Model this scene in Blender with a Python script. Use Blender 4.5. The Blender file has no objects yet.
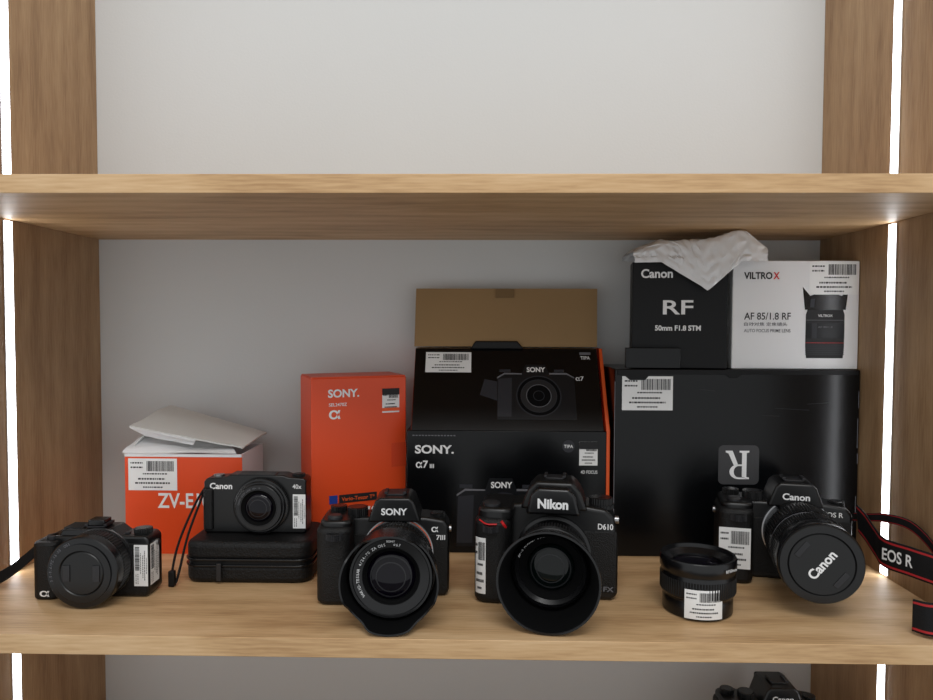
import bpy, bmesh, math, random
from mathutils import Vector, Matrix, noise
random.seed(4)
sc = bpy.context.scene
R = math.radians

# ------------------------------------------------------------------ materials
def lin(c):
    out = []
    for v in c:
        v = v / 255.0
        out.append(v / 12.92 if v <= 0.04045 else ((v + 0.055) / 1.055) ** 2.4)
    return tuple(out) + (1.0,)

def M(name, rgb, rough=0.5, metal=0.0, coat=0.0, bump=0.0, bscale=300, var=0.0, vscale=8, emis=0, spec=0.5):
    m = bpy.data.materials.new(name)
    m.use_nodes = True
    nt = m.node_tree
    b = nt.nodes['Principled BSDF']
    b.inputs['Base Color'].default_value = lin(rgb)
    b.inputs['Roughness'].default_value = rough
    b.inputs['Metallic'].default_value = metal
    b.inputs['Coat Weight'].default_value = coat
    b.inputs['Specular IOR Level'].default_value = spec
    if emis:
        b.inputs['Emission Color'].default_value = lin(rgb)
        b.inputs['Emission Strength'].default_value = emis
    tc = nt.nodes.new('ShaderNodeTexCoord')
    if bump:
        n = nt.nodes.new('ShaderNodeTexNoise')
        n.inputs['Scale'].default_value = bscale
        n.inputs['Detail'].default_value = 3
        nt.links.new(tc.outputs['Object'], n.inputs['Vector'])
        bp = nt.nodes.new('ShaderNodeBump')
        bp.inputs['Strength'].default_value = bump
        bp.inputs['Distance'].default_value = 0.001
        nt.links.new(n.outputs['Fac'], bp.inputs['Height'])
        nt.links.new(bp.outputs['Normal'], b.inputs['Normal'])
    if var:
        n2 = nt.nodes.new('ShaderNodeTexNoise')
        n2.inputs['Scale'].default_value = vscale
        n2.inputs['Detail'].default_value = 4
        nt.links.new(tc.outputs['Object'], n2.inputs['Vector'])
        mx = nt.nodes.new('ShaderNodeMix'); mx.data_type = 'RGBA'
        mx.inputs[6].default_value = lin([max(0, c * (1 - var)) for c in rgb])
        mx.inputs[7].default_value = lin([min(255, c * (1 + var)) for c in rgb])
        nt.links.new(n2.outputs['Fac'], mx.inputs[0])
        nt.links.new(mx.outputs[2], b.inputs['Base Color'])
    return m

def wood(name, dark, mid, light, grain='x', knots=.4):
    m = bpy.data.materials.new(name); m.use_nodes = True
    nt = m.node_tree; b = nt.nodes['Principled BSDF']
    b.inputs['Roughness'].default_value = 0.5
    b.inputs['Specular IOR Level'].default_value = 0.35
    tc = nt.nodes.new('ShaderNodeTexCoord')
    def mapped(sl, sc_):
        mp = nt.nodes.new('ShaderNodeMapping')
        mp.inputs['Scale'].default_value = (sl, sc_, sc_) if grain == 'x' else (sc_, sc_, sl)
        nt.links.new(tc.outputs['Object'], mp.inputs['Vector'])
        return mp
    def nz(mp, scale, detail, dist=0.0):
        n = nt.nodes.new('ShaderNodeTexNoise')
        n.inputs['Scale'].default_value = scale
        n.inputs['Detail'].default_value = detail
        n.inputs['Distortion'].default_value = dist
        nt.links.new(mp.outputs['Vector'], n.inputs['Vector'])
        return n
    a = nz(mapped(2.2, 9), 1.8, 7, 1.0)
    f = nz(mapped(16, 230), 2.0, 4)
    w = nt.nodes.new('ShaderNodeTexWave')
    w.wave_type = 'BANDS'; w.bands_direction = 'Y'
    w.inputs['Scale'].default_value = 1.3
    w.inputs['Distortion'].default_value = 7.0
    w.inputs['Detail'].default_value = 4
    w.inputs['Detail Scale'].default_value = 0.8
    nt.links.new(mapped(2.0, 8).outputs['Vector'], w.inputs['Vector'])
    def math_(op, x, y):
        n = nt.nodes.new('ShaderNodeMath'); n.operation = op
        for i, v in enumerate((x, y)):
            if isinstance(v, (int, float)): n.inputs[i].default_value = v
            else: nt.links.new(v, n.inputs[i])
        return n.outputs[0]
    s = math_('ADD', math_('MULTIPLY', a.outputs['Fac'], 0.54), math_('MULTIPLY', f.outputs['Fac'], 0.38))
    s = math_('ADD', s, math_('MULTIPLY', w.outputs['Fac'], 0.08))
    cr = nt.nodes.new('ShaderNodeValToRGB')
    cr.color_ramp.elements[0].position = 0.34; cr.color_ramp.elements[0].color = lin(dark)
    cr.color_ramp.elements[1].position = 0.66; cr.color_ramp.elements[1].color = lin(light)
    e = cr.color_ramp.elements.new(0.5); e.color = lin(mid)
    nt.links.new(s, cr.inputs['Fac'])
    vo = nt.nodes.new('ShaderNodeTexVoronoi'); vo.inputs['Scale'].default_value = 1.0
    nt.links.new(mapped(2.2, 5).outputs['Vector'], vo.inputs['Vector'])
    kr = nt.nodes.new('ShaderNodeMapRange')
    kr.inputs[1].default_value = 0.03; kr.inputs[2].default_value = 0.16
    kr.inputs[3].default_value = knots; kr.inputs[4].default_value = 0.0
    nt.links.new(vo.outputs['Distance'], kr.inputs[0])
    mx = nt.nodes.new('ShaderNodeMix'); mx.data_type = 'RGBA'
    nt.links.new(kr.outputs[0], mx.inputs[0])
    nt.links.new(cr.outputs['Color'], mx.inputs[6])
    mx.inputs[7].default_value = lin([c * .72 for c in dark])
    nt.links.new(mx.outputs[2], b.inputs['Base Color'])
    bp = nt.nodes.new('ShaderNodeBump'); bp.inputs['Strength'].default_value = 0.15
    bp.inputs['Distance'].default_value = 0.0005
    nt.links.new(f.outputs['Fac'], bp.inputs['Height'])
    nt.links.new(bp.outputs['Normal'], b.inputs['Normal'])
    return m

WOODX = wood('oak_shelf', (172, 134, 93), (202, 165, 121), (218, 184, 142), 'x')
WOODZ = wood('oak_panel', (136, 105, 74), (160, 128, 94), (177, 147, 111), 'z')
WALL = M('painted_wall', (208, 210, 210), 0.9, bump=0.15, bscale=350, var=0.015, vscale=3)
FLOORM = M('floor_grey', (120, 118, 114), 0.6, var=0.1)
BLK = M('black_plastic', (10, 10, 11), 0.36, spec=.5)
BLK2 = M('black_satin', (11, 11, 13), 0.27, spec=.5)
LEA = M('black_leatherette', (10, 10, 11), 0.5, bump=0.9, bscale=900, spec=.4)
RUB = M('black_rubber', (8, 8, 9), 0.6, spec=.35)
MATTE = M('matte_inner_black', (4, 4, 5), 0.85, spec=.15)
GLASS = M('coated_lens_glass', (8, 5, 14), 0.06, spec=0.3)
GLASS2 = M('coated_lens_glass_green', (7, 14, 13), 0.06, spec=0.35)
SILV = M('brushed_metal', (170, 170, 172), 0.3, metal=1)
ALU = M('aluminium_profile', (200, 200, 200), 0.35, metal=0.9)
DGREY = M('dark_grey_plastic', (32, 32, 35), 0.45)
MGREY = M('mid_grey_print', (105, 105, 110), 0.6)
PRN = M('dark_print', (22, 23, 26), 0.35, spec=.3)
PRN2 = M('dark_print_light', (46, 47, 52), 0.4, spec=.3)
WHT = M('white_print', (235, 235, 235), 0.5)
LAB = M('label_paper', (236, 236, 235), 0.6)
INK = M('label_ink', (18, 18, 21), 0.6)
RED = M('red_accent', (200, 25, 30), 0.4)
ORG = M('orange_cardboard', (228, 76, 28), 0.42, bump=0.1, bscale=20, var=0.04)
ORG2 = M('orange_edge', (236, 92, 34), 0.5)
WBOX = M('white_cardboard', (230, 230, 231), 0.45, bump=0.1, bscale=15)
GBOARD = M('grey_cardboard', (216, 216, 213), 0.7, var=0.04)
BROWN = M('brown_cardboard', (146, 117, 79), 0.85, bump=0.2, bscale=120, var=0.06)
BBOX = M('black_cardboard', (6, 7, 9), 0.24, bump=0.5, bscale=14, spec=.32)
BBOX2 = M('black_matte_cardboard', (7, 7, 9), 0.45, bump=0.1, bscale=30, spec=.25)
CASEM = M('woven_case_fabric', (11, 11, 12), 0.55, bump=1.0, bscale=500, spec=.35)
STRAPM = M('strap_webbing', (11, 11, 13), 0.75, bump=0.5, bscale=800, spec=.3)
STRRED = M('strap_red', (170, 26, 32), 0.7)
LEDM = M('led_diffuser', (248, 251, 255), 0.4, emis=8.5)
BAG = M('plastic_film', (242, 243, 245), 0.2)
bb = BAG.node_tree.nodes['Principled BSDF']
bb.inputs['Alpha'].default_value = 0.93

# ------------------------------------------------------------------ mesh helpers
def link(o, par=None):
    sc.collection.objects.link(o)
    if par is not None:
        o.parent = par
    return o

def root(name, loc=(0, 0, 0), rz=0):
    e = bpy.data.objects.new(name, None)
    e.empty_display_size = 0.02
    e.location = loc
    e.rotation_euler = (0, 0, R(rz))
    return link(e)

def frame(par, loc, rot=(0, 0, 0), name='face_frame'):
    e = bpy.data.objects.new(name, None)
    e.empty_display_size = 0.01
    e.location = loc
    e.rotation_euler = [R(a) for a in rot]
    return link(e, par)

def front(par, y):
    return frame(par, (0, y, 0), (90, 0, 0), 'front_face')

def mk(name, verts, faces, mats, par=None, loc=(0, 0, 0), rot=(0, 0, 0), fm=None, smooth=None, bev=0, seg=2, recalc=True):
    me = bpy.data.meshes.new(name)
    me.from_pydata([tuple(v) for v in verts], [], faces)
    if not isinstance(mats, (list, tuple)): mats = [mats]
    for m in mats: me.materials.append(m)
    if fm:
        for p, i in zip(me.polygons, fm): p.material_index = i
    if recalc:
        bm = bmesh.new(); bm.from_mesh(me)
        bmesh.ops.recalc_face_normals(bm, faces=bm.faces)
        bm.to_mesh(me); bm.free()
    if smooth is not None:
        me.shade_smooth()
        me.set_sharp_from_angle(angle=R(smooth))
    o = bpy.data.objects.new(name, me)
    o.location = loc
    o.rotation_euler = [R(a) for a in rot]
    link(o, par)
    if bev:
        b = o.modifiers.new('bevel', 'BEVEL')
        b.width = bev; b.segments = seg; b.limit_method = 'ANGLE'; b.angle_limit = R(30)
        b.harden_normals = False
        if smooth is None and seg > 1:
            me.shade_smooth(); me.set_sharp_from_angle(angle=R(35))
    return o

CUBEF = [(0, 1, 3, 2), (4, 6, 7, 5), (0, 4, 5, 1), (2, 3, 7, 6), (0, 2, 6, 4), (1, 5, 7, 3)]
def bx(name, par, xr, yr, zr, mat, bev=0.0008, rot=(0, 0, 0), seg=2, fm=None):
    c = ((xr[0] + xr[1]) / 2, (yr[0] + yr[1]) / 2, (zr[0] + zr[1]) / 2)
    h = (abs(xr[1] - xr[0]) / 2, abs(yr[1] - yr[0]) / 2, abs(zr[1] - zr[0]) / 2)
    v = [(sx * h[0], sy * h[1], sz * h[2]) for sx in (-1, 1) for sy in (-1, 1) for sz in (-1, 1)]
    return mk(name, v, CUBEF, mat, par, c, rot, bev=bev, seg=seg, fm=fm)

def prism(name, par, pts, y0, y1, mat, bev=0.001, axis='y', seg=2, capmat=0, sidemats=None, inset=0):
    n = len(pts)
    cx = sum(p[0] for p in pts) / n; cz = sum(p[1] for p in pts) / n
    def pt(p, d, k):
        a, b = p
        if k: a, b = cx + (a - cx) * (1 - k), cz + (b - cz) * (1 - k)
        if axis == 'y': return (a, d, b)
        if axis == 'x': return (d, a, b)
        return (a, b, d)
    v = [pt(p, y0, inset) for p in pts] + [pt(p, y1, 0) for p in pts]
    f = [tuple(range(n)), tuple(range(2 * n - 1, n - 1, -1))]
    fm = [capmat, capmat]
    for i in range(n):
        j = (i + 1) % n
        f.append((i, j, n + j, n + i)); fm.append(sidemats[i] if sidemats else 0)
    return mk(name, v, f, mat, par, bev=bev, seg=seg, fm=fm)

def rrect(x0, x1, y0, y1, r, n=5):
    pts = []
    for cx, cy, a0 in ((x1 - r, y0 + r, -90), (x1 - r, y1 - r, 0), (x0 + r, y1 - r, 90), (x0 + r, y0 + r, 180)):
        for i in range(n + 1):
            a = R(a0 + 90 * i / n)
            pts.append((cx + r * math.cos(a), cy + r * math.sin(a)))
    return pts

def lathe(name, par, prof, loc, mats, axis='f', seg=72, smooth=35):
    """prof: list of (r, a[, matindex]) ; axis 'f' faces -y, 'z' faces up"""
    v = []; f = []; fm = []
    for (r, a, *_) in prof:
        for i in range(seg):
            t = 2 * math.pi * i / seg
            if axis == 'f': v.append((r * math.cos(t), -a, r * math.sin(t)))
            elif axis == 'x': v.append((a, r * math.cos(t), r * math.sin(t)))
            else: v.append((r * math.cos(t), r * math.sin(t), a))
    for k in range(len(prof) - 1):
        mi = prof[k][2] if len(prof[k]) > 2 else 0
        for i in range(seg):
            j = (i + 1) % seg
            f.append((k * seg + i, k * seg + j, (k + 1) * seg + j, (k + 1) * seg + i)); fm.append(mi)
    o = mk(name, v, f, mats, par, loc, fm=fm, recalc=False)
    bm = bmesh.new(); bm.from_mesh(o.data)
    bmesh.ops.remove_doubles(bm, verts=bm.verts, dist=1e-6)
    bmesh.ops.recalc_face_normals(bm, faces=bm.faces)
    bm.to_mesh(o.data); bm.free()
    o.data.shade_smooth(); o.data.set_sharp_from_angle(angle=R(smooth))
    return o

def gear(name, par, ri, ro, a0, a1, n, loc, mat, axis='f'):
    pat = [ro, ro, ri, ri]; N = n * 4
    v = []; f = []
    for a, sh in ((a0, 0), (a1, 0)):
        for i in range(N):
            r = pat[i % 4]; t = 2 * math.pi * i / N
            if axis == 'f': v.append((r * math.cos(t), -a, r * math.sin(t)))
            else: v.append((r * math.cos(t), r * math.sin(t), a))
    for a in (a0, a1):
        for i in range(N):
            r = ri - 0.002; t = 2 * math.pi * i / N
            if axis == 'f': v.append((r * math.cos(t), -a, r * math.sin(t)))
            else: v.append((r * math.cos(t), r * math.sin(t), a))
    for i in range(N):
        j = (i + 1) % N
        f.append((i, j, N + j, N + i))
        f.append((i, j, 2 * N + j, 2 * N + i))
        f.append((N + i, N + j, 3 * N + j, 3 * N + i))
    return mk(name, v, f, mat, par, loc)

def text_data(s, bold=0.0):
    cu = bpy.data.curves.new('t', 'FONT'); cu.body = s; cu.offset = bold; cu.resolution_u = 4
    ob = bpy.data.objects.new('t', cu); sc.collection.objects.link(ob)
    dg = bpy.context.evaluated_depsgraph_get(); dg.update()
    me = bpy.data.meshes.new_from_object(ob.evaluated_get(dg))
    vs = [v.co.copy() for v in me.vertices]; fs = [tuple(p.vertices) for p in me.polygons]
    bpy.data.objects.remove(ob); bpy.data.curves.remove(cu); bpy.data.meshes.remove(me)
    return vs, fs

def text(par, s, x0, x1, y0, y1, mat, bold=0.01, z=0.0004, rot=0, name=None, flip=False):
    vs, fs = text_data(s, bold)
    if not vs: return
    mnx = min(v.x for v in vs); mxx = max(v.x for v in vs); mny = min(v.y for v in vs); mxy = max(v.y for v in vs)
    w = x1 - x0; h = y1 - y0
    out = []
    for v in vs:
        a = ((v.x - mnx) / max(1e-6, mxx - mnx) - .5) * w; b = ((v.y - mny) / max(1e-6, mxy - mny) - .5) * h
        out.append((a, b, 0))
    o = mk(name or 'lettering', out, fs, mat, par, ((x0 + x1) / 2, (y0 + y1) / 2, z), (0, 0, rot), recalc=False)
    return o

def ring_text(par, s, r, size, loc, mat, start=150, name='ring_lettering', adv=0.62):
    V = []; F = []
    ang = R(start)
    for ch in s:
        if ch != ' ':
            vs, fs = text_data(ch, 0.01)
            base = len(V)
            cx = (min(v.x for v in vs) + max(v.x for v in vs)) / 2
            for v in vs:
                lx = (v.x - cx) * size; ly = v.y * size + r
                a = ang - math.pi / 2
                V.append((lx * math.cos(a) - ly * math.sin(a), 0, lx * math.sin(a) + ly * math.cos(a)))
            for f_ in fs: F.append(tuple(base + i for i in f_))
        ang -= size * adv / r
    return mk(name, V, F, mat, par, loc, recalc=False)

def label(par, x0, x1, y0, y1, z=0.0005, bend=0, rot=0, vertical=False):
    """paper barcode sticker in the xy plane of its parent frame"""
    w = x1 - x0; h = y1 - y0
    if vertical: w, h = h, w
    V = []; F = []; fm = []
    def q(a0, a1, b0, b1, m, lift):
        n = max(1, int((a1 - a0) / w * 12)) if bend else 1
        for i in range(n):
            p0 = a0 + (a1 - a0) * i / n; p1 = a0 + (a1 - a0) * (i + 1) / n
            k = len(V)
            for (a, b) in ((p0, b0), (p1, b0), (p1, b1), (p0, b1)):
                if bend:
                    V.append(((bend + lift) * math.sin(a / bend), b, (bend + lift) * math.cos(a / bend) - bend))
                else: V.append((a, b, lift))
            F.append((k, k + 1, k + 2, k + 3)); fm.append(m)
    q(-w / 2, w / 2, -h / 2, h / 2, 0, 0)
    rnd = random.Random(int((x0 + 7 * y0) * 1e5))
    x = -w * 0.12; top = h * 0.42; bot = h * 0.10
    while x < w * 0.44:
        bw = rnd.choice([0.008, 0.012, 0.02]) * w
        q(x, min(x + bw, w * .45), bot, top, 1, 0.0002)
        x += bw + rnd.choice([0.008, 0.013]) * w
    def line(xa, xb, yc, hh):
        xx = xa
        while xx < xb:
            ww = rnd.uniform(.02, .06) * w
            q(xx, min(xx + ww, xb), yc - hh / 2, yc + hh / 2, 1, 0.0002)
            xx += ww + 0.014 * w
    for yy in (0.36, 0.22): line(-w * .45, -w * .2, yy * h, h * .045)
    line(-w * .2, w * .3, 0.02 * h, h * .04)
    line(-w * .3, w * .25, -0.14 * h, h * .05)
    line(-w * .36, w * .36, -0.27 * h, h * .05)
    line(-w * .2, w * .2, -0.40 * h, h * .04)
    return mk('price_sticker', V, F, [LAB, INK], par, ((x0 + x1) / 2, (y0 + y1) / 2, z), (0, 0, 90 if vertical else rot), fm=fm, recalc=False)

def catmull(pts, n=8):
    P = [Vector(p) for p in pts]; P = [P[0] * 2 - P[1]] + P + [P[-1] * 2 - P[-2]]
    out = []
    for i in range(1, len(P) - 2):
        for k in range(n):
            t = k / n
            a, b, c, d = P[i - 1:i + 3]
            out.append(.5 * ((2 * b) + (-a + c) * t + (2 * a - 5 * b + 4 * c - d) * t * t + (-a + 3 * b - 3 * c + d) * t ** 3))
    out.append(P[-2]); return out

def ribbon(name, par, pts, width, wdirs, mats=None, th=0.0014):
    path = catmull(pts); wd = catmull(wdirs)
    cols = [-.5, -.44, -.37, .37, .44, .5]
    V = []; F = []; fm = []
    for p, w in zip(path, wd):
        w = w.normalized()
        for c in cols: V.append(p + w * width * c)
    n = len(cols)
    for i in range(len(path) - 1):
        for j in range(n - 1):
            F.append((i * n + j, i * n + j + 1, (i + 1) * n + j + 1, (i + 1) * n + j)); fm.append(1 if j in (1, 3) else 0)
    o = mk(name, V, F, mats or [STRAPM, STRRED], par, fm=fm, smooth=60, recalc=False)
    s = o.modifiers.new('thick', 'SOLIDIFY'); s.thickness = th; s.offset = 0
    return o

def tube(name, par, pts, r, mat):
    cu = bpy.data.curves.new(name, 'CURVE'); cu.dimensions = '3D'; cu.bevel_depth = r; cu.bevel_resolution = 3
    P = catmull(pts, 6); sp = cu.splines.new('POLY'); sp.points.add(len(P) - 1)
    for a, b in zip(sp.points, P): a.co = (*b, 1)
    cu.use_fill_caps = True; cu.materials.append(mat)
    return link(bpy.data.objects.new(name, cu), par)

# ------------------------------------------------------------------ room + shelving
XL, XR, YF, YB = -0.5155, 0.4500, 0.6055, 0.9414
ZU, TH, ZB = 0.390, 0.0165, -0.245
bx('wall_back', None, (-1.8, 1.8), (YB, YB + 0.05), (-1.2, 1.6), WALL, bev=0)
bx('floor', None, (-1.8, 1.8), (-1.6, YB), (-1.25, -1.2), FLOORM, bev=0)

shelf = root('wooden_shelving_unit')
def sh(name, z0, z1): return bx(name, shelf, (XL, XR), (YF, YB - .0002), (z0, z1), WOODX, bev=0.0006)
sh('shelf_lower', -TH - .001, 0)
sh('shelf_upper', ZU, ZU + TH)
sh('shelf_bottom', ZB - TH, ZB)
for nm, x0, x1 in (('side_panel_left', XL - .022, XL), ('side_panel_right', XR, XR + .022)):
    bx(nm, shelf, (x0, x1), (YF - .001, YB - .0002), (-1.2, 1.05), WOODZ, bev=0.0006)
sh('shelf_base', -0.9 - TH, -0.9)
sh('shelf_mid', -0.58 - TH, -0.58)

for side, xw, yc, s in (('l', XL, 0.757, 1), ('r', XR, 0.776, -1)):
    for z0, z1 in ((ZU + TH + .002, 1.04), (0.002, ZU - .002), (ZB + .002, -TH - .003)):
        r_ = root('led_strip')
        bx('aluminium_channel', r_, (xw, xw + s * .0010), (yc - .0075, yc + .0075), (z0, z1), ALU, bev=0)
        bx('diffuser', r_, (xw + s * .0010, xw + s * .002), (yc - .0055, yc + .0055), (z0, z1), LEDM, bev=0)

# ------------------------------------------------------------------ A: orange camera box with open white lid
b = root('camera_box')
x0, x1, y0, y1, h = -0.4255, -0.284, 0.826, 0.908, 0.121
t = 0.002
bx('front_panel', b, (x0, x1), (y0, y0 + t), (0, h), ORG, bev=.0004)
bx('left_panel', b, (x0, x0 + t), (y0 + t, y1), (0, h), ORG, bev=.0004)
bx('right_panel', b, (x1 - t, x1), (y0 + t, y1), (0, h), WBOX, bev=.0004)
bx('back_panel', b, (x0 + t, x1 - t), (y1 - t, y1), (0, h), WBOX, bev=.0004)
bx('bottom_panel', b, (x0 + t, x1 - t), (y0 + t, y1 - t), (0, t), WBOX, bev=.0004)
bx('white_rim', b, (x0, x1), (y0 - .0004, y0), (h - .0035, h), WBOX, bev=0)
def slab(name, par, q, th, mat, crumple=0, seed=0):
    q = [Vector(p) for p in q]; n = (q[1] - q[0]).cross(q[3] - q[0]).normalized()
    N = 12 if crumple else 1
    V = []; F = []
    for side in (0, 1):
        for j in range(N + 1):
            for i in range(N + 1):
                u, v = i / N, j / N
                p = q[0] * (1 - u) * (1 - v) + q[1] * u * (1 - v) + q[2] * u * v + q[3] * (1 - u) * v
                if crumple: p = p + n * crumple * (noise.noise(Vector((u * 2.3 + seed, v * 2.3, seed))) + .5 * abs(noise.noise(Vector((u * 5, v * 5 + seed, 2)))))
                V.append(p + n * th * side)
    o_ = (N + 1) ** 2
    for j in range(N):
        for i in range(N):
            a = j * (N + 1) + i
            F.append((a, a + 1, a + N + 2, a + N + 1)); F.append((o_ + a, o_ + a + N + 1, o_ + a + N + 2, o_ + a + 1))
    def edge(a, b_): F.append((a, b_, o_ + b_, o_ + a))
    for i in range(N):
        edge(i, i + 1); edge(N * (N + 1) + i, N * (N + 1) + i + 1)
        edge(i * (N + 1), (i + 1) * (N + 1)); edge(i * (N + 1) + N, (i + 1) * (N + 1) + N)
    return mk(name, V, F, mat, par, smooth=30)
slab('lid_flap', b, [(-.420, .828, .1525), (-.283, .828, .1270), (-.279, .909, .1335), (-.402, .901, .170)], .0020, GBOARD, .0025, 1)
slab('lid_tuck', b, [(-.420, .8275, .1520), (-.340, .8275, .1372), (-.345, .832, .1310), (-.404, .836, .140)], .0010, WBOX, .001, 4)
slab('front_flap', b, [(-.4275, .825, .1215), (-.290, .825, .1215), (-.310, .856, .126), (-.420, .856, .136)], .0016, WBOX, .003, 2)
slab('side_flap', b, [(-.4245, .832, .1215), (-.4245, .900, .1215), (-.405, .896, .152), (-.410, .842, .142)], .0012, GBOARD, .002, 3)
f = front(b, y0)
text(f, 'ZV-E10', -.386, -.322, .0555, .0740, WHT, 0.02)
label(f, -.421, -.3620, .077, .1155)

# ------------------------------------------------------------------ B: tall orange lens box (turned)
b = root('lens_box', (-.1990, .82, 0), 25)
W, Dp, H = .118, .066, .2125
bx('carton', b, (0, W), (0, Dp), (0, H), ORG, bev=.001)
bx('lid_flap', b, (.001, W - .001), (.0005, Dp), (H, H + .0015), ORG, bev=.0004)
f = front(b, 0)
text(f, 'SONY.', .020, .058, .189, .199, WHT, 0.03)
text(f, 'SEL2470Z', .021, .043, .1785, .1825, WHT)
text(f, 'α', .021, .035, .163, .174, WHT, 0.02)
label(f, .087, .109, .168, .198)
bx('sticker_band', b, (.087, .109), (-.0009, -.0006), (.190, .198), INK, bev=0)
bx('orange_tag', b, (.087, .109), (-.0009, -.0006), (.170, .174), ORG2, bev=0)
bx('name_strip', b, (.033, .080), (-.0006, -.0002), (.061, .071), INK, bev=0)
f2 = front(b, -.0005)
text(f2, 'Vario-Tessar T*', .036, .077, .0635, .0685, ORG2)
text(f, 'FE 24-70', .021, .080, .036, .054, WHT, .01)
bx('zeiss_badge', b, (.021, .031), (-.0006, -.0002), (.061, .071), M('badge_blue', (30, 60, 150)), bev=0)
bx('tear_tab', b, (.099, W), (-.0005, -.0001), (.100, .130), M('orange_tab', (214, 66, 26), .5), bev=0)

# ------------------------------------------------------------------ C: black and orange camera box with raised lid
b = root('camera_box')
prism('lid_wedge', b, [(.8412, .1488), (.90, .2465), (.934, .2465), (.934, .1488)], -.0830, .150, [ORG, BBOX, BROWN], axis='x', bev=.0008, capmat=0, sidemats=[1, 2, 1, 1])
prism('carton', b, [(.84, 0), (.84, .149), (.934, .149), (.934, 0)], -.0880, .1525, [BBOX], axis='x', bev=.0008)
prism('orange_side', b, [(.8412, 0), (.8412, .150), (.903, .2465), (.934, .2465), (.934, 0)], .1527, .1570, [ORG2], axis='x', bev=.0006)
slab('brown_lid_flap', b, [(-.0845, .902, .2485), (.150, .902, .2485), (.152, .917, .3235), (-.0835, .917, .3235)], .002, BROWN, .0012, 6)
bx('thumb_notch', b, (.020, .044), (.9115, .9122), (.312, .3235), M('notch_brown', (120, 95, 62), .9), bev=0, rot=(-11, 0, 0))
prism('handle', b, [(-.012, .246), (-.006, .256), (.048, .256), (.056, .246)], .896, .902, RUB, bev=.0015)
f = front(b, .84)
text(f, 'SONY.', -.078, -.031, .121, .1315, WHT, 0.03)
text(f, 'α7', -.077, -.062, .1035, .1125, WHT, 0.02)
text(f, 'III', -.060, -.055, .1035, .1085, WHT, 0.02)
for k in range(14):
    bx('edge_text', b, (-.081 + k * .0038, -.0785 + k * .0038), (.8392, .8398), (.1425, .1438), MGREY, bev=0)
label(f, .120, .142, .108, .137)
bx('sticker_band', b, (.120, .142), (.8388, .8391), (.128, .137), INK, bev=0)
ar = lathe('award_badge', b, [(0, .0006), (.0075, .0006), (.0075, 0)], (.107, .84, .131), [PRN2], seg=24)
text(f, 'TIPA', .1015, .1125, .129, .133, WHT, 0.01, z=.0009)
text(f, '4D FOCUS', .122, .142, .098, .102, WHT)
def printed_camera(fr, cx, cy, s, name):
    def pl(pts, m_, z_): mk(name + '_part', [(cx + a * s, cy + b_ * s, z_) for a, b_ in pts], [tuple(range(len(pts)))], m_, fr, recalc=False)
    pl([(-.062, -.045), (.062, -.045), (.062, .028), (.05, .036), (.022, .036), (.016, .052), (-.016, .052), (-.022, .036), (-.05, .036), (-.062, .028)], PRN, .0003)
    pl([(-.062, .026), (-.05, .034), (-.022, .034), (-.022, .036), (-.05, .037), (-.062, .029)], MGREY, .0004)
    pl([(.022, .034), (.05, .034), (.062, .027), (.062, .029), (.05, .037), (.022, .037)], MGREY, .0004)
    pl([(-.062, -.040), (-.040, -.040), (-.038, .028), (-.060, .026)], PRN2, .0004)
    pl([(-.058, .038), (-.040, .038), (-.040, .043), (-.058, .043)], PRN2, .0004)
    pl([(.030, .038), (.046, .038), (.046, .043), (.030, .043)], PRN2, .0004)
    for r_, m_, z_ in ((.036, PRN2, .0005), (.034, MATTE, .0006), (.029, PRN2, .00065), (.028, INK, .0007), (.020, MGREY, .00075), (.019, MATTE, .0008), (.009, PRN2, .0009), (.008, MATTE, .00095)):
        vv = [(cx + .004 * s + r_ * s * math.cos(i * math.pi / 18), cy - .004 * s + r_ * s * math.sin(i * math.pi / 18), z_) for i in range(36)]
        mk(name + '_ring', vv, [tuple(range(36))], m_, fr, recalc=False)
    text(fr, 'SONY', cx - .014 * s, cx + .016 * s, cy + .038 * s, cy + .047 * s, WHT, .03, z=.0008)
printed_camera(f, .026, .047, .86, 'printed_camera_picture')
lid = frame(b, (0, .8412, .1488), (58.9, 0, 0), 'lid_face')
printed_camera(lid, .070, .050, .78, 'printed_camera_picture')
mk('printed_hand', [(.000, .048, .0002), (.022, .040, .0002), (.024, .066, .0002), (.006, .070, .0002)], [(0, 1, 2, 3)], PRN2, lid, recalc=False)
label(lid, -.069, -.011, .079, .108)
text(lid, 'α7', .120, .130, .068, .074, WHT, .01)
text(lid, 'TIPA', .128, .140, .098, .103, WHT, .01)
bx('award_mark', lid, (.127, .141), (.105, .1085), (.0003, .0006), MGREY, bev=0)

# ------------------------------------------------------------------ D: big black camera carton
b = root('camera_carton')
cx0, cx1, cy0, cy1, ch = .1605, .4490, .833, .934, .225
bx('carton', b, (cx0, cx1), (cy0, cy1), (0, ch), BBOX, bev=.0015)
prism('lid_tuck', b, [(cx0 + .003, ch - .0005), (cx0 + .003, ch - .007), (.172, ch - .008), (.178, ch - .013), (.196, ch - .013), (.202, ch - .006), (.29, ch - .006), (.296, ch - .010), (.304, ch - .010), (.31, ch - .006), (cx1 - .003, ch - .006), (cx1 - .003, ch - .0005)], cy0 - .0014, cy0 - .0002, BBOX2, bev=.0003)
bx('worn_edge', b, (cx0 - .0002, cx0 + .0006), (cy0 - .0002, cy0 + .0006), (.01, .21), MGREY, bev=0)
f = front(b, cy0)
label(f, .169, .229, .176, .2165)
pts = rrect(.284, .332, .088, .135, .006)
mk('logo_tile', [(p[0], p[1], .0004) for p in pts], [tuple(range(len(pts)))], M('logo_grey', (58, 58, 60), .5), f, recalc=False)
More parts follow.
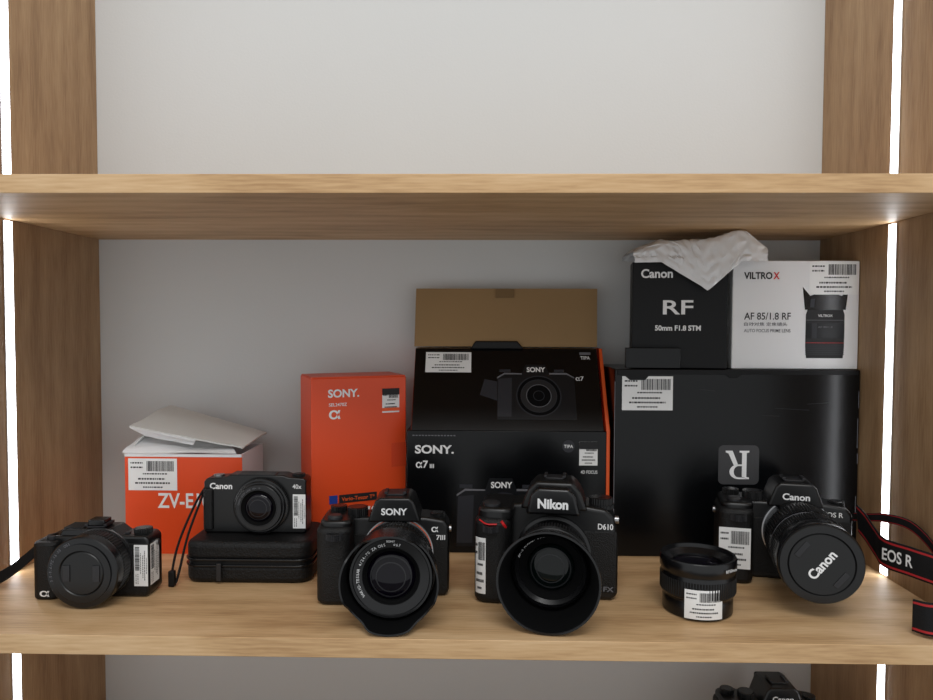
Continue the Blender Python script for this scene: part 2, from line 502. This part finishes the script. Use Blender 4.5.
def serif_R(fr, cx, cy, s, mat, z):
    def P(pts): return [(cx - a * s, cy - b_ * s, z) for a, b_ in pts]
    mk('logo_letter', P([(-.36, -.5), (-.02, -.5), (-.02, -.44), (-.11, -.42), (-.11, .42), (-.36, .5), (-.36, .44), (-.27, .42), (-.27, -.42), (-.36, -.44)]), [(0, 1, 2, 3, 8, 9), (3, 4, 7, 8), (4, 5, 6, 7)], mat, fr, recalc=False)
    V = []; n = 14
    for i in range(n + 1):
        a = math.pi / 2 - math.pi * i / n
        V.append((.32 * max(0, math.cos(a)), .24 + .26 * math.sin(a)))
        V.append((.17 * max(0, math.cos(a)), .24 + .20 * math.sin(a)))
    F = [(2 * i, 2 * i + 2, 2 * i + 3, 2 * i + 1) for i in range(n)]
    k = len(V)
    V += [(-.36, .5), (-.11, .44), (-.11, .04), (-.11, -.02)]
    F += [(k, 0, 1, k + 1), (k + 2, 2 * n + 1, 2 * n, k + 3)]
    k = len(V)
    V += [(.02, .0), (.17, .02), (.36, -.40), (.46, -.44), (.46, -.5), (.22, -.5)]
    F += [(k, k + 1, k + 2, k + 5), (k + 2, k + 3, k + 4, k + 5)]
    mk('logo_letter', P(V), F, mat, fr, recalc=False)
serif_R(f, .308, .1115, .034, WHT, .0008)
for (sx, sz, l) in ((.4475, .19, .02), (.447, .15, .035), (.4475, .12, .012), (.4465, .06, .03)):
    bx('edge_scuff', b, (sx - .0004, sx + .0003), (cy0 - .0005, cy0 - .0002), (sz - l / 2, sz + l / 2), MGREY, bev=0)
for (sx, sz, l, a) in ((.37, .178, .04, 3), (.40, .185, .025, -4), (.345, .17, .02, 2), (.27, .20, .02, 5)):
    bx('edge_scuff', b, (sx - l / 2, sx + l / 2), (cy0 - .0005, cy0 - .0003), (sz, sz + .0004), DGREY, bev=0, rot=(0, a, 0))

# ------------------------------------------------------------------ E: small black lens box (slightly turned)
b = root('lens_box', (.1835, .850, .2255), -8)
bx('carton', b, (0, .1105), (0, .038), (0, .1275), BBOX2, bev=.0008)
bx('base_flap', b, (-.008, .056), (-.0095, -.0005), (0.0003, .0245), BBOX, bev=.0006, rot=(0, 0, 4))
f = front(b, 0)
text(f, 'Canon', .010, .047, .1080, .1190, WHT, 0.03)
text(f, 'RF', .036, .071, .0645, .0815, WHT, 0.015)
text(f, '50mm F1.8 STM', .027, .080, .0450, .0515, WHT, 0.03)

# ------------------------------------------------------------------ F: white lens box
b = root('lens_box')
bx('carton', b, (.3000, .4490), (.840, .932), (.2255, .354), WBOX, bev=.0008)
f = front(b, .84)
text(f, 'VILTRO', .313, .3465, .332, .3405, INK, .03)
text(f, 'X', .3475, .355, .332, .3405, RED, .03)
text(f, 'AF 85/1.8 RF', .314, .369, .284, .2925, INK, .01)
text(f, '自动对焦 定焦镜头', .314, .365, .2765, .281, MGREY)
text(f, 'AUTO FOCUS PRIME LENS', .314, .369, .269, .273, MGREY)
label(f, .390, .4480, .314, .353)
def poly(fr, pts, m, z, name='printed_lens'):
    mk(name, [(.4095 + (p[0] - .411) * 1.2, p[1], z) for p in pts], [tuple(range(len(pts)))], m, fr, recalc=False)
poly(f, [(.393, .2385), (.429, .2385), (.430, .252), (.430, .290), (.428, .298), (.394, .298), (.392, .290), (.392, .252)], INK, .0003)
poly(f, [(.391, .296), (.431, .296), (.4335, .323), (.427, .3125), (.411, .319), (.396, .3125), (.3885, .323)], BLK2, .00035)
for k in range(6):
    poly(f, [(.392, .2425 + k * .0022), (.430, .2425 + k * .0022), (.430, .2437 + k * .0022), (.392, .2437 + k * .0022)], PRN2, .0005)
poly(f, [(.392, .262), (.430, .262), (.430, .280), (.392, .280)], PRN, .0005)
poly(f, [(.398, .262), (.403, .262), (.403, .280), (.398, .280)], PRN2, .0006)
poly(f, [(.396, .299), (.400, .299), (.4005, .309), (.3965, .309)], PRN2, .0006)
poly(f, [(.392, .2565), (.430, .2565), (.430, .2570), (.392, .2570)], RED, .0005)
poly(f, [(.392, .2835), (.430, .2835), (.430, .2840), (.392, .2840)], MGREY, .0005)
text(f, 'VILTROX', .401, .418, .2875, .2905, WHT, .01, z=.0007)
text(f, 'AF 85/1.8', .401, .418, .2745, .2765, MGREY, .01, z=.0008)

# ------------------------------------------------------------------ plastic bag
NU, NV = 80, 60
V = []; F = []
for j in range(NV):
    for i in range(NU):
        u = i / (NU - 1); v = j / (NV - 1)
        hang = 0.006 + 0.034 * max(0, 1 - abs(u - .52) / .30)
        L = .105 + hang
        s = v * L
        x = .184 + u * .149 + .006 * noise.noise(Vector((u * 3, v * 4, 1)))
        yf = .845 - .022 * min(1, u / .72)
        top = .357 + (.009 + .017 * min(1, u * 2.0) + .004 * math.sin(u * 9)) * (1 - .55 * max(0, u - .85) / .15)
        w1 = noise.noise(Vector((u * 7, v * 5, 3))); w2 = abs(noise.noise(Vector((u * 16, v * 12, 7))))
        if s < .075:
            y = .922 - s * (.922 - yf - .010) / .075
            z = .360 + (top - .360) * min(1, s / .03) + .004 * w1 * min(1, s / .02) + .003 * w2
        elif s < .105:
            k = (s - .075) / .030
            y = yf + .010 * (1 - math.sin(k * math.pi / 2)) - .003 + .006 * w2 - .004 * abs(w1)
            y = min(y, yf + .010)
            z = .3575 + (top - .3575) * math.cos(k * math.pi / 2) + .004 * w1 * (1 - k) + .003 * w2 * (1 - k)
        else:
            d = s - .105
            y = yf - .003 - .005 * w2 - d * .06
            z = .3575 - d
        V.append((x, y, min(z, .3880)))
for j in range(NV - 1):
    for i in range(NU - 1):
        a = j * NU + i
        F.append((a, a + 1, a + NU + 1, a + NU))
o = mk('plastic_bag', V, F, BAG, None, smooth=35, recalc=False)

# ------------------------------------------------------------------ generic lens parts
def lens_front(par, loc, a, rin, mat=GLASS, rout=None, cone=.010):
    ro = rout or rin * 1.5
    lathe('front_bezel', par, [(ro, a), (ro - .0012, a - .001), (rin + .003, a - cone * .5, 0), (rin + .001, a - cone), (rin, a - cone)], loc, [MATTE])
    prof = [(rin * math.cos(R(q)), a - cone + rin * .28 * math.sin(R(q))) for q in range(0, 91, 10)]
    lathe('front_element', par, prof, loc, [mat])
    for k, (ra, rb) in enumerate(((.86, .80), (.62, .57))):
        ha = a - cone + rin * .28 * math.sqrt(1 - ra * ra) + .0002; hb = a - cone + rin * .28 * math.sqrt(1 - rb * rb) + .0002
        lathe('inner_ring', par, [(rin * ra, ha), (rin * rb, hb)], loc, [DGREY])

def dial(par, x, y, z, r, h, mat=BLK, n=28):
    gear('dial_knurl', par, r - .0006, r, 0, h, n, (x, y, z), mat, axis='z')
    lathe('dial_top', par, [(r - .001, 0), (r - .001, h - .0003), (r - .002, h + .0004), (0, h + .0004)], (x, y, z), [BLK2], axis='z', seg=32)

def hotshoe(par, x, y, z):
    bx('hot_shoe', par, (x - .009, x + .009), (y - .008, y + .009), (z, z + .0018), DGREY, bev=.0004)
    for s in (-1, 1):
        bx('shoe_rail', par, (x + s * .0095 - .0015, x + s * .0095 + .0015), (y - .008, y + .009), (z + .0015, z + .004), DGREY, bev=.0003)

def hood(name, par, loc, a0, a1, r0, r1, petal=0, th=.0016, seg=144, mat=(BLK2, MATTE)):
    V = []; F = []; fm = []
    K = 8
    def La(t):
        if not petal: return a1
        tt = (t % (math.pi / 2)) - math.pi / 4
        notch = math.exp(-(abs(tt) / .30) ** 4)
        side = 1 if abs(math.cos(t)) > .7071 else 0
        return a1 - petal * notch - petal * .35 * side * (1 - notch)
    for side in (0, 1):
        for k in range(K + 1):
            for i in range(seg):
                t = 2 * math.pi * i / seg
                a = a0 + (La(t) - a0) * k / K
                r = r0 + (r1 - r0) * (a - a0) / (a1 - a0) - side * th
                V.append((r * math.cos(t), -a, r * math.sin(t)))
    off = (K + 1) * seg
    for k in range(K):
        for i in range(seg):
            j = (i + 1) % seg
            F.append((k * seg + i, k * seg + j, (k + 1) * seg + j, (k + 1) * seg + i)); fm.append(0)
            F.append((off + k * seg + i, off + (k + 1) * seg + i, off + (k + 1) * seg + j, off + k * seg + j)); fm.append(1)
    for i in range(seg):
        j = (i + 1) % seg
        F.append((K * seg + i, K * seg + j, off + K * seg + j, off + K * seg + i)); fm.append(0)
        F.append((i, off + i, off + j, j)); fm.append(0)
    return mk(name, V, F, list(mat), par, loc, fm=fm, smooth=50)

# ------------------------------------------------------------------ 1: vlogging mirrorless camera (left)
c = root('mirrorless_camera', (-.376, .692, .0003))
prism('body', c, [(-.064, 0), (.039, 0), (.043, .004), (.043, .058), (.039, .0620), (-.060, .0620), (-.064, .058)], 0, .030, BLK, bev=.0025, seg=3)
prism('grip', c, rrect(-.071, -.046, -.011, .028, .008), 0, .058, LEA, bev=.003, axis='z', seg=3)
bx('front_cover', c, (-.042, .041), (-.0012, .001), (.004, .055), LEA, bev=.0006)
prism('microphone_hump', c, [(-.050, .0610), (-.046, .0680), (.004, .0690), (.014, .0610)], .002, .028, BLK2, bev=.0012)
bx('microphone_grille', c, (-.046, -.026), (.004, .024), (.0675, .0695), RUB, bev=.0006)
hotshoe(c, -.014, .013, .0688)
bx('shoe_cover', c, (-.0225, -.0055), (.006, .021), (.0705, .0765), BLK2, bev=.001)
dial(c, .030, .016, .0615, .009, .005)
lathe('shutter_button', c, [(.006, 0), (.006, .003), (.005, .004), (0, .004)], (-.057, .004, .0580), [DGREY], axis='z', seg=32)
bx('rec_button', c, (.014, .019), (.008, .013), (.0615, .0637), DGREY, bev=.0008)
lz = .0357; lx = -.007
L0 = (lx, 0, lz)
lathe('lens_barrel', c, [(.0310, 0), (.0310, .003), (.0335, .005), (.0340, .020), (.0335, .0205), (.0335, .0215), (.0350, .022), (.0350, .031), (.0340, .0322), (.028, .0322)], L0, [BLK2])
gear('zoom_ring', c, .0339, .0346, .006, .018, 70, L0, BLK)
lathe('lens_mount', c, [(.0345, 0), (.0345, .0016), (.032, .0016)], L0, [SILV])
lathe('lens_cap', c, [(.0285, .0310), (.0285, .0335), (.0222, .0335), (.0212, .0325), (.0202, .0335), (0, .0335)], L0, [BLK])
bx('cap_clip', c, (lx - .018, lx - .011), (-.0345, -.0335), (lz - .008, lz + .008), DGREY, bev=.0004)
bx('cap_clip', c, (lx + .011, lx + .018), (-.0345, -.0335), (lz - .008, lz + .008), DGREY, bev=.0004)
ring_text(c, '3.5-5.6/PZ 16-50  OSS', .0295, .0034, (lx, -.0326, lz), MGREY, 195)
f = front(c, -.0112)
text(f, 'α', -.062, -.052, .004, .010, WHT, .02, z=.0005)
label(frame(c, (0, -.0013, 0), (90, 0, 0)), .0285, .0425, .012, .054, vertical=True)
label(frame(c, (.0433, 0, 0), (90, 0, 90)), .001, .020, .012, .054, vertical=True)
for s in (-1, 1):
    lathe('strap_lug', c, [(.003, 0), (.003, .004), (0, .004)], (.042 if s > 0 else -.074, .016, .052), [SILV], axis='x', seg=16)
ribbon('wrist_strap', c, [(-.071, .020, .050), (-.080, .018, .044), (-.096, .016, .030), (-.112, .016, .018), (-.126, .016, .010)], .013,
       [(0, .3, 1)] * 5, [STRAPM, STRAPM])

# ------------------------------------------------------------------ 2: case + compact camera
c = root('camera_case', (-.2475, .7745, 0))
prism('lower_shell', c, rrect(-.068, .068, -.0430, .0430, .016), 0.0, .0210, CASEM, bev=.006, axis='z', seg=4)
prism('upper_shell', c, rrect(-.068, .068, -.0430, .0430, .016), .0240, .0448, CASEM, bev=.006, axis='z', seg=4)
prism('zipper', c, rrect(-.067, .067, -.0420, .0420, .015), .0200, .0250, RUB, bev=0, axis='z')
prism('zipper_piping', c, rrect(-.0695, .0695, -.0445, .0445, .017), .0183, .0205, BLK2, bev=.0006, axis='z')
prism('zipper_piping', c, rrect(-.0695, .0695, -.0445, .0445, .017), .0247, .0270, BLK2, bev=.0006, axis='z')
bx('zip_pull', c, (-.031, -.026), (-.0475, -.0455), (.004, .023), DGREY, bev=.0006)
CH = .0450
c = root('compact_camera', (-.2435, .7640, CH))
prism('body', c, [(-.062, .001), (-.059, 0), (.049, 0), (.052, .002), (.052, .0590), (.049, .0615), (.032, .0625), (.027, .0645), (-.032, .0650), (-.038, .0620), (-.059, .0605), (-.062, .057)], 0, .024, BLK, bev=.0018, seg=3)
prism('grip', c, rrect(-.062, -.051, -.004, .004, .0035), .004, .050, LEA, bev=.0015, axis='z', seg=3)
bx('flash_lid', c, (-.024, .018), (-.0004, .015), (.0641, .0655), DGREY, bev=.0006)
dial(c, .041, .012, .0610, .007, .0035)
lathe('shutter_button', c, [(.006, 0), (.006, .002), (0, .0025)], (-.049, .012, .0610), [SILV], axis='z', seg=24)
lz = .0315; lx = .003
lathe('lens_barrel', c, [(.0305, 0), (.0305, .005), (.0300, .0058), (.0282, .0062), (.0280, .0095), (.0272, .0102), (.0258, .0102), (.0256, .0125), (.0248, .0132), (.0195, .0132)], (lx, 0, lz), [BLK2])
gear('control_ring', c, .0303, .0309, .001, .0048, 80, (lx, 0, lz), BLK)
lens_front(c, (lx, 0, lz), .0134, .0155, GLASS, .0205, .003)
ring_text(c, 'CANON ZOOM LENS 40x IS', .0212, .0024, (lx, -.0134, lz), MGREY, 170)
f = front(c, 0)
text(f, 'Canon', -.055, -.030, .0490, .0560, WHT, .03)
text(f, '40x', .037, .047, .050, .055, WHT, .01)
label(frame(c, (0, -.0006, 0), (90, 0, 0)), .0375, .0515, .006, .044, vertical=True)
tube('wrist_loop', c, [(-.062, .012, .052), (-.069, -.004, .035), (-.078, -.026, .000), (-.080, -.040, -.028), (-.077, -.041, -.0415), (-.0745, -.036, -.030), (-.072, -.018, .004), (-.064, .008, .046)], .0013, STRAPM)
bx('loop_toggle', c, (-.083, -.0765), (-.045, -.039), (-.0445, -.028), RUB, bev=.001)

# ------------------------------------------------------------------ 3: full-frame mirrorless with petal hood
def mirrorless_body(c, brand):
    prism('body', c, [(-.050, 0), (.048, 0), (.052, .005), (.052, .071), (.047, .078), (.028, .081), (-.050, .081)], 0, .034, BLK, bev=.003, seg=3)
    bx('leather_front', c, (-.046, .0505), (-.0010, .001), (.006, .064), LEA, bev=.0006)
    prism('viewfinder_hump', c, [(-.030, .078), (.024, .078), (.0165, .0985), (.012, .1025), (-.018, .1025), (-.0225, .0985)], -.008, .036, BLK, bev=.0022, seg=3)
    bx('eyecup', c, (-.020, .016), (.035, .045), (.080, .099), RUB, bev=.003)
    bx('rear_screen', c, (-.040, .036), (.034, .041), (.010, .070), BLK2, bev=.0015)
    prism('grip', c, rrect(-.079, -.044, -.025, .034, .011), 0, .077, LEA, bev=.005, axis='z', seg=4)
    prism('grip_top', c, rrect(-.076, -.044, -.020, .034, .010), .074, .0825, BLK, bev=.003, axis='z', seg=3)
    lathe('shutter_button', c, [(.0075, 0), (.0075, .003), (.006, .0045), (0, .005)], (-.062, -.008, .0815), [DGREY], axis='z', seg=32)
    dial(c, -.042, .010, .0805, .0105, .009)
    dial(c, -.063, .020, .082, .0085, .006)
    dial(c, .040, .016, .078, .008, .004)
    gear('front_dial', c, .0075, .0083, 0, .006, 26, (-.060, -.0245, .066), DGREY, axis='z')
    hotshoe(c, -.003, .012, .1022)
    for s, xx in ((-1, -.081), (1, .050)):
        lathe('strap_lug', c, [(.0035, 0), (.0035, .004), (.002, .004)], (xx, .014, .066), [SILV], axis='x', seg=16)
    f = front(c, -.008)
    text(f, brand, -.0160, .0100, .0855, .0925, WHT, .03)

c = root('mirrorless_camera', (-.0825, .702, .0003), 1.5)
mirrorless_body(c, 'SONY')
f = front(c, -.0010)
text(f, 'α', .034, .041, .0665, .0720, WHT, .02, z=.0008)
text(f, '7III', .039, .048, .0585, .0635, WHT, .02, z=.0008)
lz = .0455
lathe('lens_mount', c, [(.036, 0), (.036, .002), (.0345, .0022), (.0345, .004), (.031, .0042)], (0, 0, lz), [SILV])
lathe('mount_ring', c, [(.0345, .0022), (.0350, .0032), (.0345, .0042)], (0, 0, lz), [ORG2])
lathe('lens_barrel', c, [(.0315, .003), (.0335, .006), (.0340, .014), (.0362, .018), (.0362, .032), (.0355, .033), (.0355, .036), (.0372, .038), (.0372, .054), (.0366, .056), (.0385, .058), (.0388, .070), (.0378, .0715), (.0358, .0715), (.0350, .0705), (.0265, .0690), (.0260, .066)], (0, 0, lz), [BLK2])
gear('zoom_ring', c, .0371, .0379, .039, .053, 80, (0, 0, lz), RUB)
gear('focus_ring', c, .0361, .0368, .019, .031, 80, (0, 0, lz), RUB)
lens_front(c, (0, 0, lz), .0692, .0225, GLASS, .0268, .004)
ring_text(c, 'VARIO-TESSAR 4/24-70 ZA OSS   ∅67', .0292, .0036, (0, -.0712, lz), WHT, 215)
hood('lens_hood', c, (0, 0, lz), .058, .094, .0420, .0448, petal=.010)
text(frame(c, (0, 0, 0), (90, 0, 0)), 'SONY', -.004, .004, lz + .0325, lz + .0345, WHT, .02, z=.0722)

# ------------------------------------------------------------------ 4: DSLR with round hood
def dslr(c, brand, badge=None):
    prism('body', c, [(-.046, 0), (.058, 0), (.064, .006), (.064, .060), (.060, .084), (.052, .092), (.030, .095), (-.030, .095), (-.046, .093)], 0, .042, BLK, bev=.004, seg=4)
    bx('leather_front', c, (.030, .0625), (-.0010, .002), (.008, .070), LEA, bev=.0008)
    prism('pentaprism', c, [(-.034, .090), (.034, .090), (.026, .110), (.018, .1185), (-.018, .1185), (-.026, .110)], -.004, .036, BLK, bev=.003, seg=3)
    prism('flash_housing', c, [(-.027, .089), (.027, .089), (.022, .109), (.015, .1155), (-.015, .1155), (-.022, .109)], -.020, .010, BLK2, bev=.003, seg=3)
    bx('eyepiece', c, (-.018, .018), (.036, .050), (.088, .110), RUB, bev=.003)
    bx('rear_screen', c, (-.034, .038), (.042, .049), (.012, .076), BLK2, bev=.0015)
    prism('grip', c, rrect(-.078, -.042, -.030, .042, .013), 0, .085, LEA, bev=.006, axis='z', seg=4)
    prism('grip_top', c, rrect(-.075, -.040, -.024, .042, .011), .080, .0945, BLK, bev=.004, axis='z', seg=3)
    lathe('shutter_button', c, [(.009, 0), (.009, .004), (.0065, .0055), (0, .006)], (-.062, -.010, .0930), [DGREY], axis='z', seg=32)
    gear('front_dial', c, .0075, .0083, 0, .006, 26, (-.060, -.0290, .073), DGREY, axis='z')
    dial(c, .047, .018, .0915, .0120, .009)
    dial(c, .047, .018, .0900, .0135, .004)
    hotshoe(c, 0, .020, .118)
    lathe('strap_lug', c, [(.004, 0), (.004, .004), (.002, .004)], (.061, .018, .078), [SILV], axis='x', seg=16)
    f = front(c, -.020)
    text(f, brand, -.0150, .0150, .0955, .1055, WHT, .04)
c = root('dslr_camera', (.0755, .704, .0003), -9)
dslr(c, 'Nikon')
tube('red_grip_accent', c, [(-.050, -.0275, .083), (-.047, -.0262, .078), (-.0445, -.018, .071)], .0016, RED)
tube('red_grip_accent', c, [(-.072, -.0262, .083), (-.064, -.0316, .0805), (-.054, -.0310, .0805)], .0008, RED)
f = front(c, -.0010)
text(f, 'D610', .044, .059, .0725, .0785, WHT, .02, z=.0008)
text(f, 'FX', .050, .060, .010, .015, MGREY, .02, z=.0008)
label(frame(c, (-.0700, -.0285, 0), (90, 0, -28)), -.0075, .0055, .010, .066, z=.0010, bend=.012)
lz = .0470
lathe('lens_mount', c, [(.0375, 0), (.0375, .006), (.034, .0075)], (0, 0, lz), [BLK2])
lathe('lens_barrel', c, [(.033, .004), (.0350, .009), (.0350, .022), (.0362, .024), (.0362, .042), (.0355, .044), (.0350, .052), (.0335, .053), (.0325, .050), (.0275, .046)], (0, 0, lz), [BLK2])
gear('focus_ring', c, .0361, .0369, .025, .041, 80, (0, 0, lz), RUB)
lathe('hood_collar', c, [(.0350, .044), (.0392, .046), (.0398, .056), (.0380, .057)], (0, 0, lz), [BLK])
lens_front(c, (0, 0, lz), .0505, .0225, GLASS2, .0300, .005)
lathe('front_ring', c, [(.0300, .0502), (.0335, .0535), (.0345, .060), (.0330, .061)], (0, 0, lz), [BLK2])
hood('lens_hood', c, (0, 0, lz), .052, .090, .0385, .0462)
lathe('hood_lip', c, [(.0462, .0875), (.0468, .0890), (.0466, .0905), (.0450, .0905), (.0446, .0885)], (0, 0, lz), [BLK2])
ring_text(c, 'AF-S NIKKOR 50mm 1:1.4G', .0306, .0034, (0, -.0530, lz), WHT, 160)

# ------------------------------------------------------------------ 5: standalone lens
c = root('camera_lens', (.2140, .681, .0002))
lathe('lens_barrel', c, [(0, 0), (.0315, 0, 0), (.0330, .0015), (.0330, .014), (.0325, .0150), (.0325, .0170), (.0348, .0190), (.0352, .020), (.0352, .037), (.0346, .0385), (.0346, .0410), (.0360, .0430), (.0360, .0525), (.0350, .0540), (.0325, .0540), (.0316, .0505), (.0240, .0465), (.0235, .043)], (0, 0, 0), [BLK2], axis='z', seg=96)
gear('focus_ring', c, .0351, .0358, .021, .036, 84, (0, 0, 0), RUB, axis='z')
lathe('front_element', c, [(.0236, .043), (.023, .045), (.018, .0470), (.010, .0482), (0, .0486)], (0, 0, 0), [GLASS], axis='z')
label(frame(c, (0, 0, 0), (90, 0, -4)), -.020, .016, .003, .0305, z=.0360, bend=.0362)
text(frame(c, (.0212, -.0297, 0), (90, 0, 35)), 'RF50mm', -.007, .009, .046, .049, WHT, .01, z=.0005)

# ------------------------------------------------------------------ 6: mirrorless with capped zoom lens + strap
c = root('mirrorless_camera', (.3440, .757, .0003), -13)
mirrorless_body(c, 'Canon')
f = front(c, -.0010)
text(f, 'EOS', .024, .036, .0690, .0740, WHT, .01, z=.0008)
text(f, 'R', .0385, .0425, .0690, .0740, WHT, .01, z=.0008)
lz = .0515
lathe('lens_mount', c, [(.0345, 0), (.0345, .003), (.032, .0035)], (0, 0, lz), [SILV])
lathe('lens_barrel', c, [(.0315, .002), (.0335, .005), (.0335, .018), (.0345, .022), (.0345, .050), (.0338, .052), (.0338, .056), (.0354, .060), (.0354, .080), (.0350, .082), (.0358, .084), (.0364, .098), (.0357, .0995), (.0337, .0995)], (0, 0, lz), [BLK2])
gear('zoom_ring', c, .0344, .0352, .024, .048, 72, (0, 0, lz), RUB)
gear('focus_ring', c, .0353, .0361, .062, .078, 90, (0, 0, lz), RUB)
lathe('barrel_line', c, [(.03385, .0535), (.0341, .0540), (.03385, .0545)], (0, 0, lz), [MGREY])
lathe('lens_cap', c, [(.0350, .099), (.0354, .1025), (.0346, .1035), (.0284, .1038), (.0276, .1028), (.0268, .1038), (0, .1038)], (0, 0, lz), [BLK], seg=96)
cf = frame(c, (0, -.1038, lz), (90, 0, 0))
text(cf, 'Canon', -.0150, .0150, -.0045, .0045, WHT, .03, rot=52, z=.0004)
for s in (-1, 1):
    o = bx('cap_clip', cf, (-.008, .008), (-.0025, .0025), (0, .0009), DGREY, bev=.0004, rot=(0, 0, 52))
    o.location = (s * -.0205 * math.sin(R(52)), s * .0205 * math.cos(R(52)), .0004)
label(frame(c, (-.062, -.025, 0), (90, 0, 0)), -.0165, .0140, .016, .058, z=.0006)
c.scale = (1.05, 1.05, 1.05)

st = root('camera_strap')
up = (0, 0, 1)
ribbon('strap_band', st, [(.4060, .752, .071), (.4070, .738, .065), (.4060, .718, .056), (.4055, .700, .0505), (.418, .674, .0495), (.434, .650, .046), (.4425, .632, .035), (.440, .620, .024), (.426, .616, .0185), (.400, .617, .0180), (.390, .628, .0175)], .029,
       [(0, .2, 1), (0, .1, 1), (0, .1, 1), up, up, up, (-.2, 0, 1), (-.1, .1, 1), (0, .1, 1), (0, .1, 1), up])
text(frame(st, (.4115, .6872, .0502), (90, 0, -62)), 'EOS R', -.015, .015, -.006, .006, WHT, .02, z=.0022)
ribbon('strap_band_rear', st, [(.407, .762, .070), (.412, .748, .073), (.421, .728, .078), (.433, .705, .077), (.443, .686, .062), (.445, .672, .045)], .010,
       [(0, -.3, 1)] * 6)

# ------------------------------------------------------------------ 7: camera on the shelf below
c = root('mirrorless_camera', (.360, .820, ZB + .0003), 0)
mirrorless_body(c, 'Canon')
lathe('lens_barrel', c, [(.034, 0), (.035, .010), (.037, .012), (.037, .040), (.035, .042), (.028, .042)], (0, 0, .047), [BLK2])
lens_front(c, (0, 0, .047), .042, .020, GLASS, .029, .006)
gear('zoom_ring', c, .037, .0378, .014, .036, 70, (0, 0, .047), RUB)
c.scale = (.94, .94, .94)

# ------------------------------------------------------------------ lights + world
w = bpy.data.worlds.new('room_ambient'); sc.world = w; w.use_nodes = True
bg = w.node_tree.nodes['Background']
bg.inputs['Color'].default_value = (0.96, 0.985, 1.0, 1)
bg.inputs['Strength'].default_value = 0.73
def area(name, loc, target, sx, sy, power, col):
    l = bpy.data.lights.new(name, 'AREA'); l.shape = 'RECTANGLE'; l.size = sx; l.size_y = sy; l.energy = power; l.color = col
    o = bpy.data.objects.new(name, l); o.location = loc
    o.rotation_euler = (Vector(target) - Vector(loc)).to_track_quat('-Z', 'Y').to_euler()
    link(o)
area('ceiling_panel_light', (0.1, -0.4, 1.45), (0, .8, .2), 1.0, .3, 10, (1, .995, .98))

# ------------------------------------------------------------------ camera
cam = bpy.data.cameras.new('camera'); cam.sensor_width = 36; cam.lens = 700 / 933 * 36
cam.clip_start = 0.01
co = bpy.data.objects.new('camera', cam); link(co)
mat = Matrix.Rotation(R(1.1), 4, 'Z') @ Matrix.Rotation(R(90 - 2.1), 4, 'X') @ Matrix.Rotation(R(0.2), 4, 'Z')
co.matrix_world = Matrix.Translation((0, 0, .2773)) @ mat
sc.camera = co
sc.view_settings.view_transform = 'Standard'
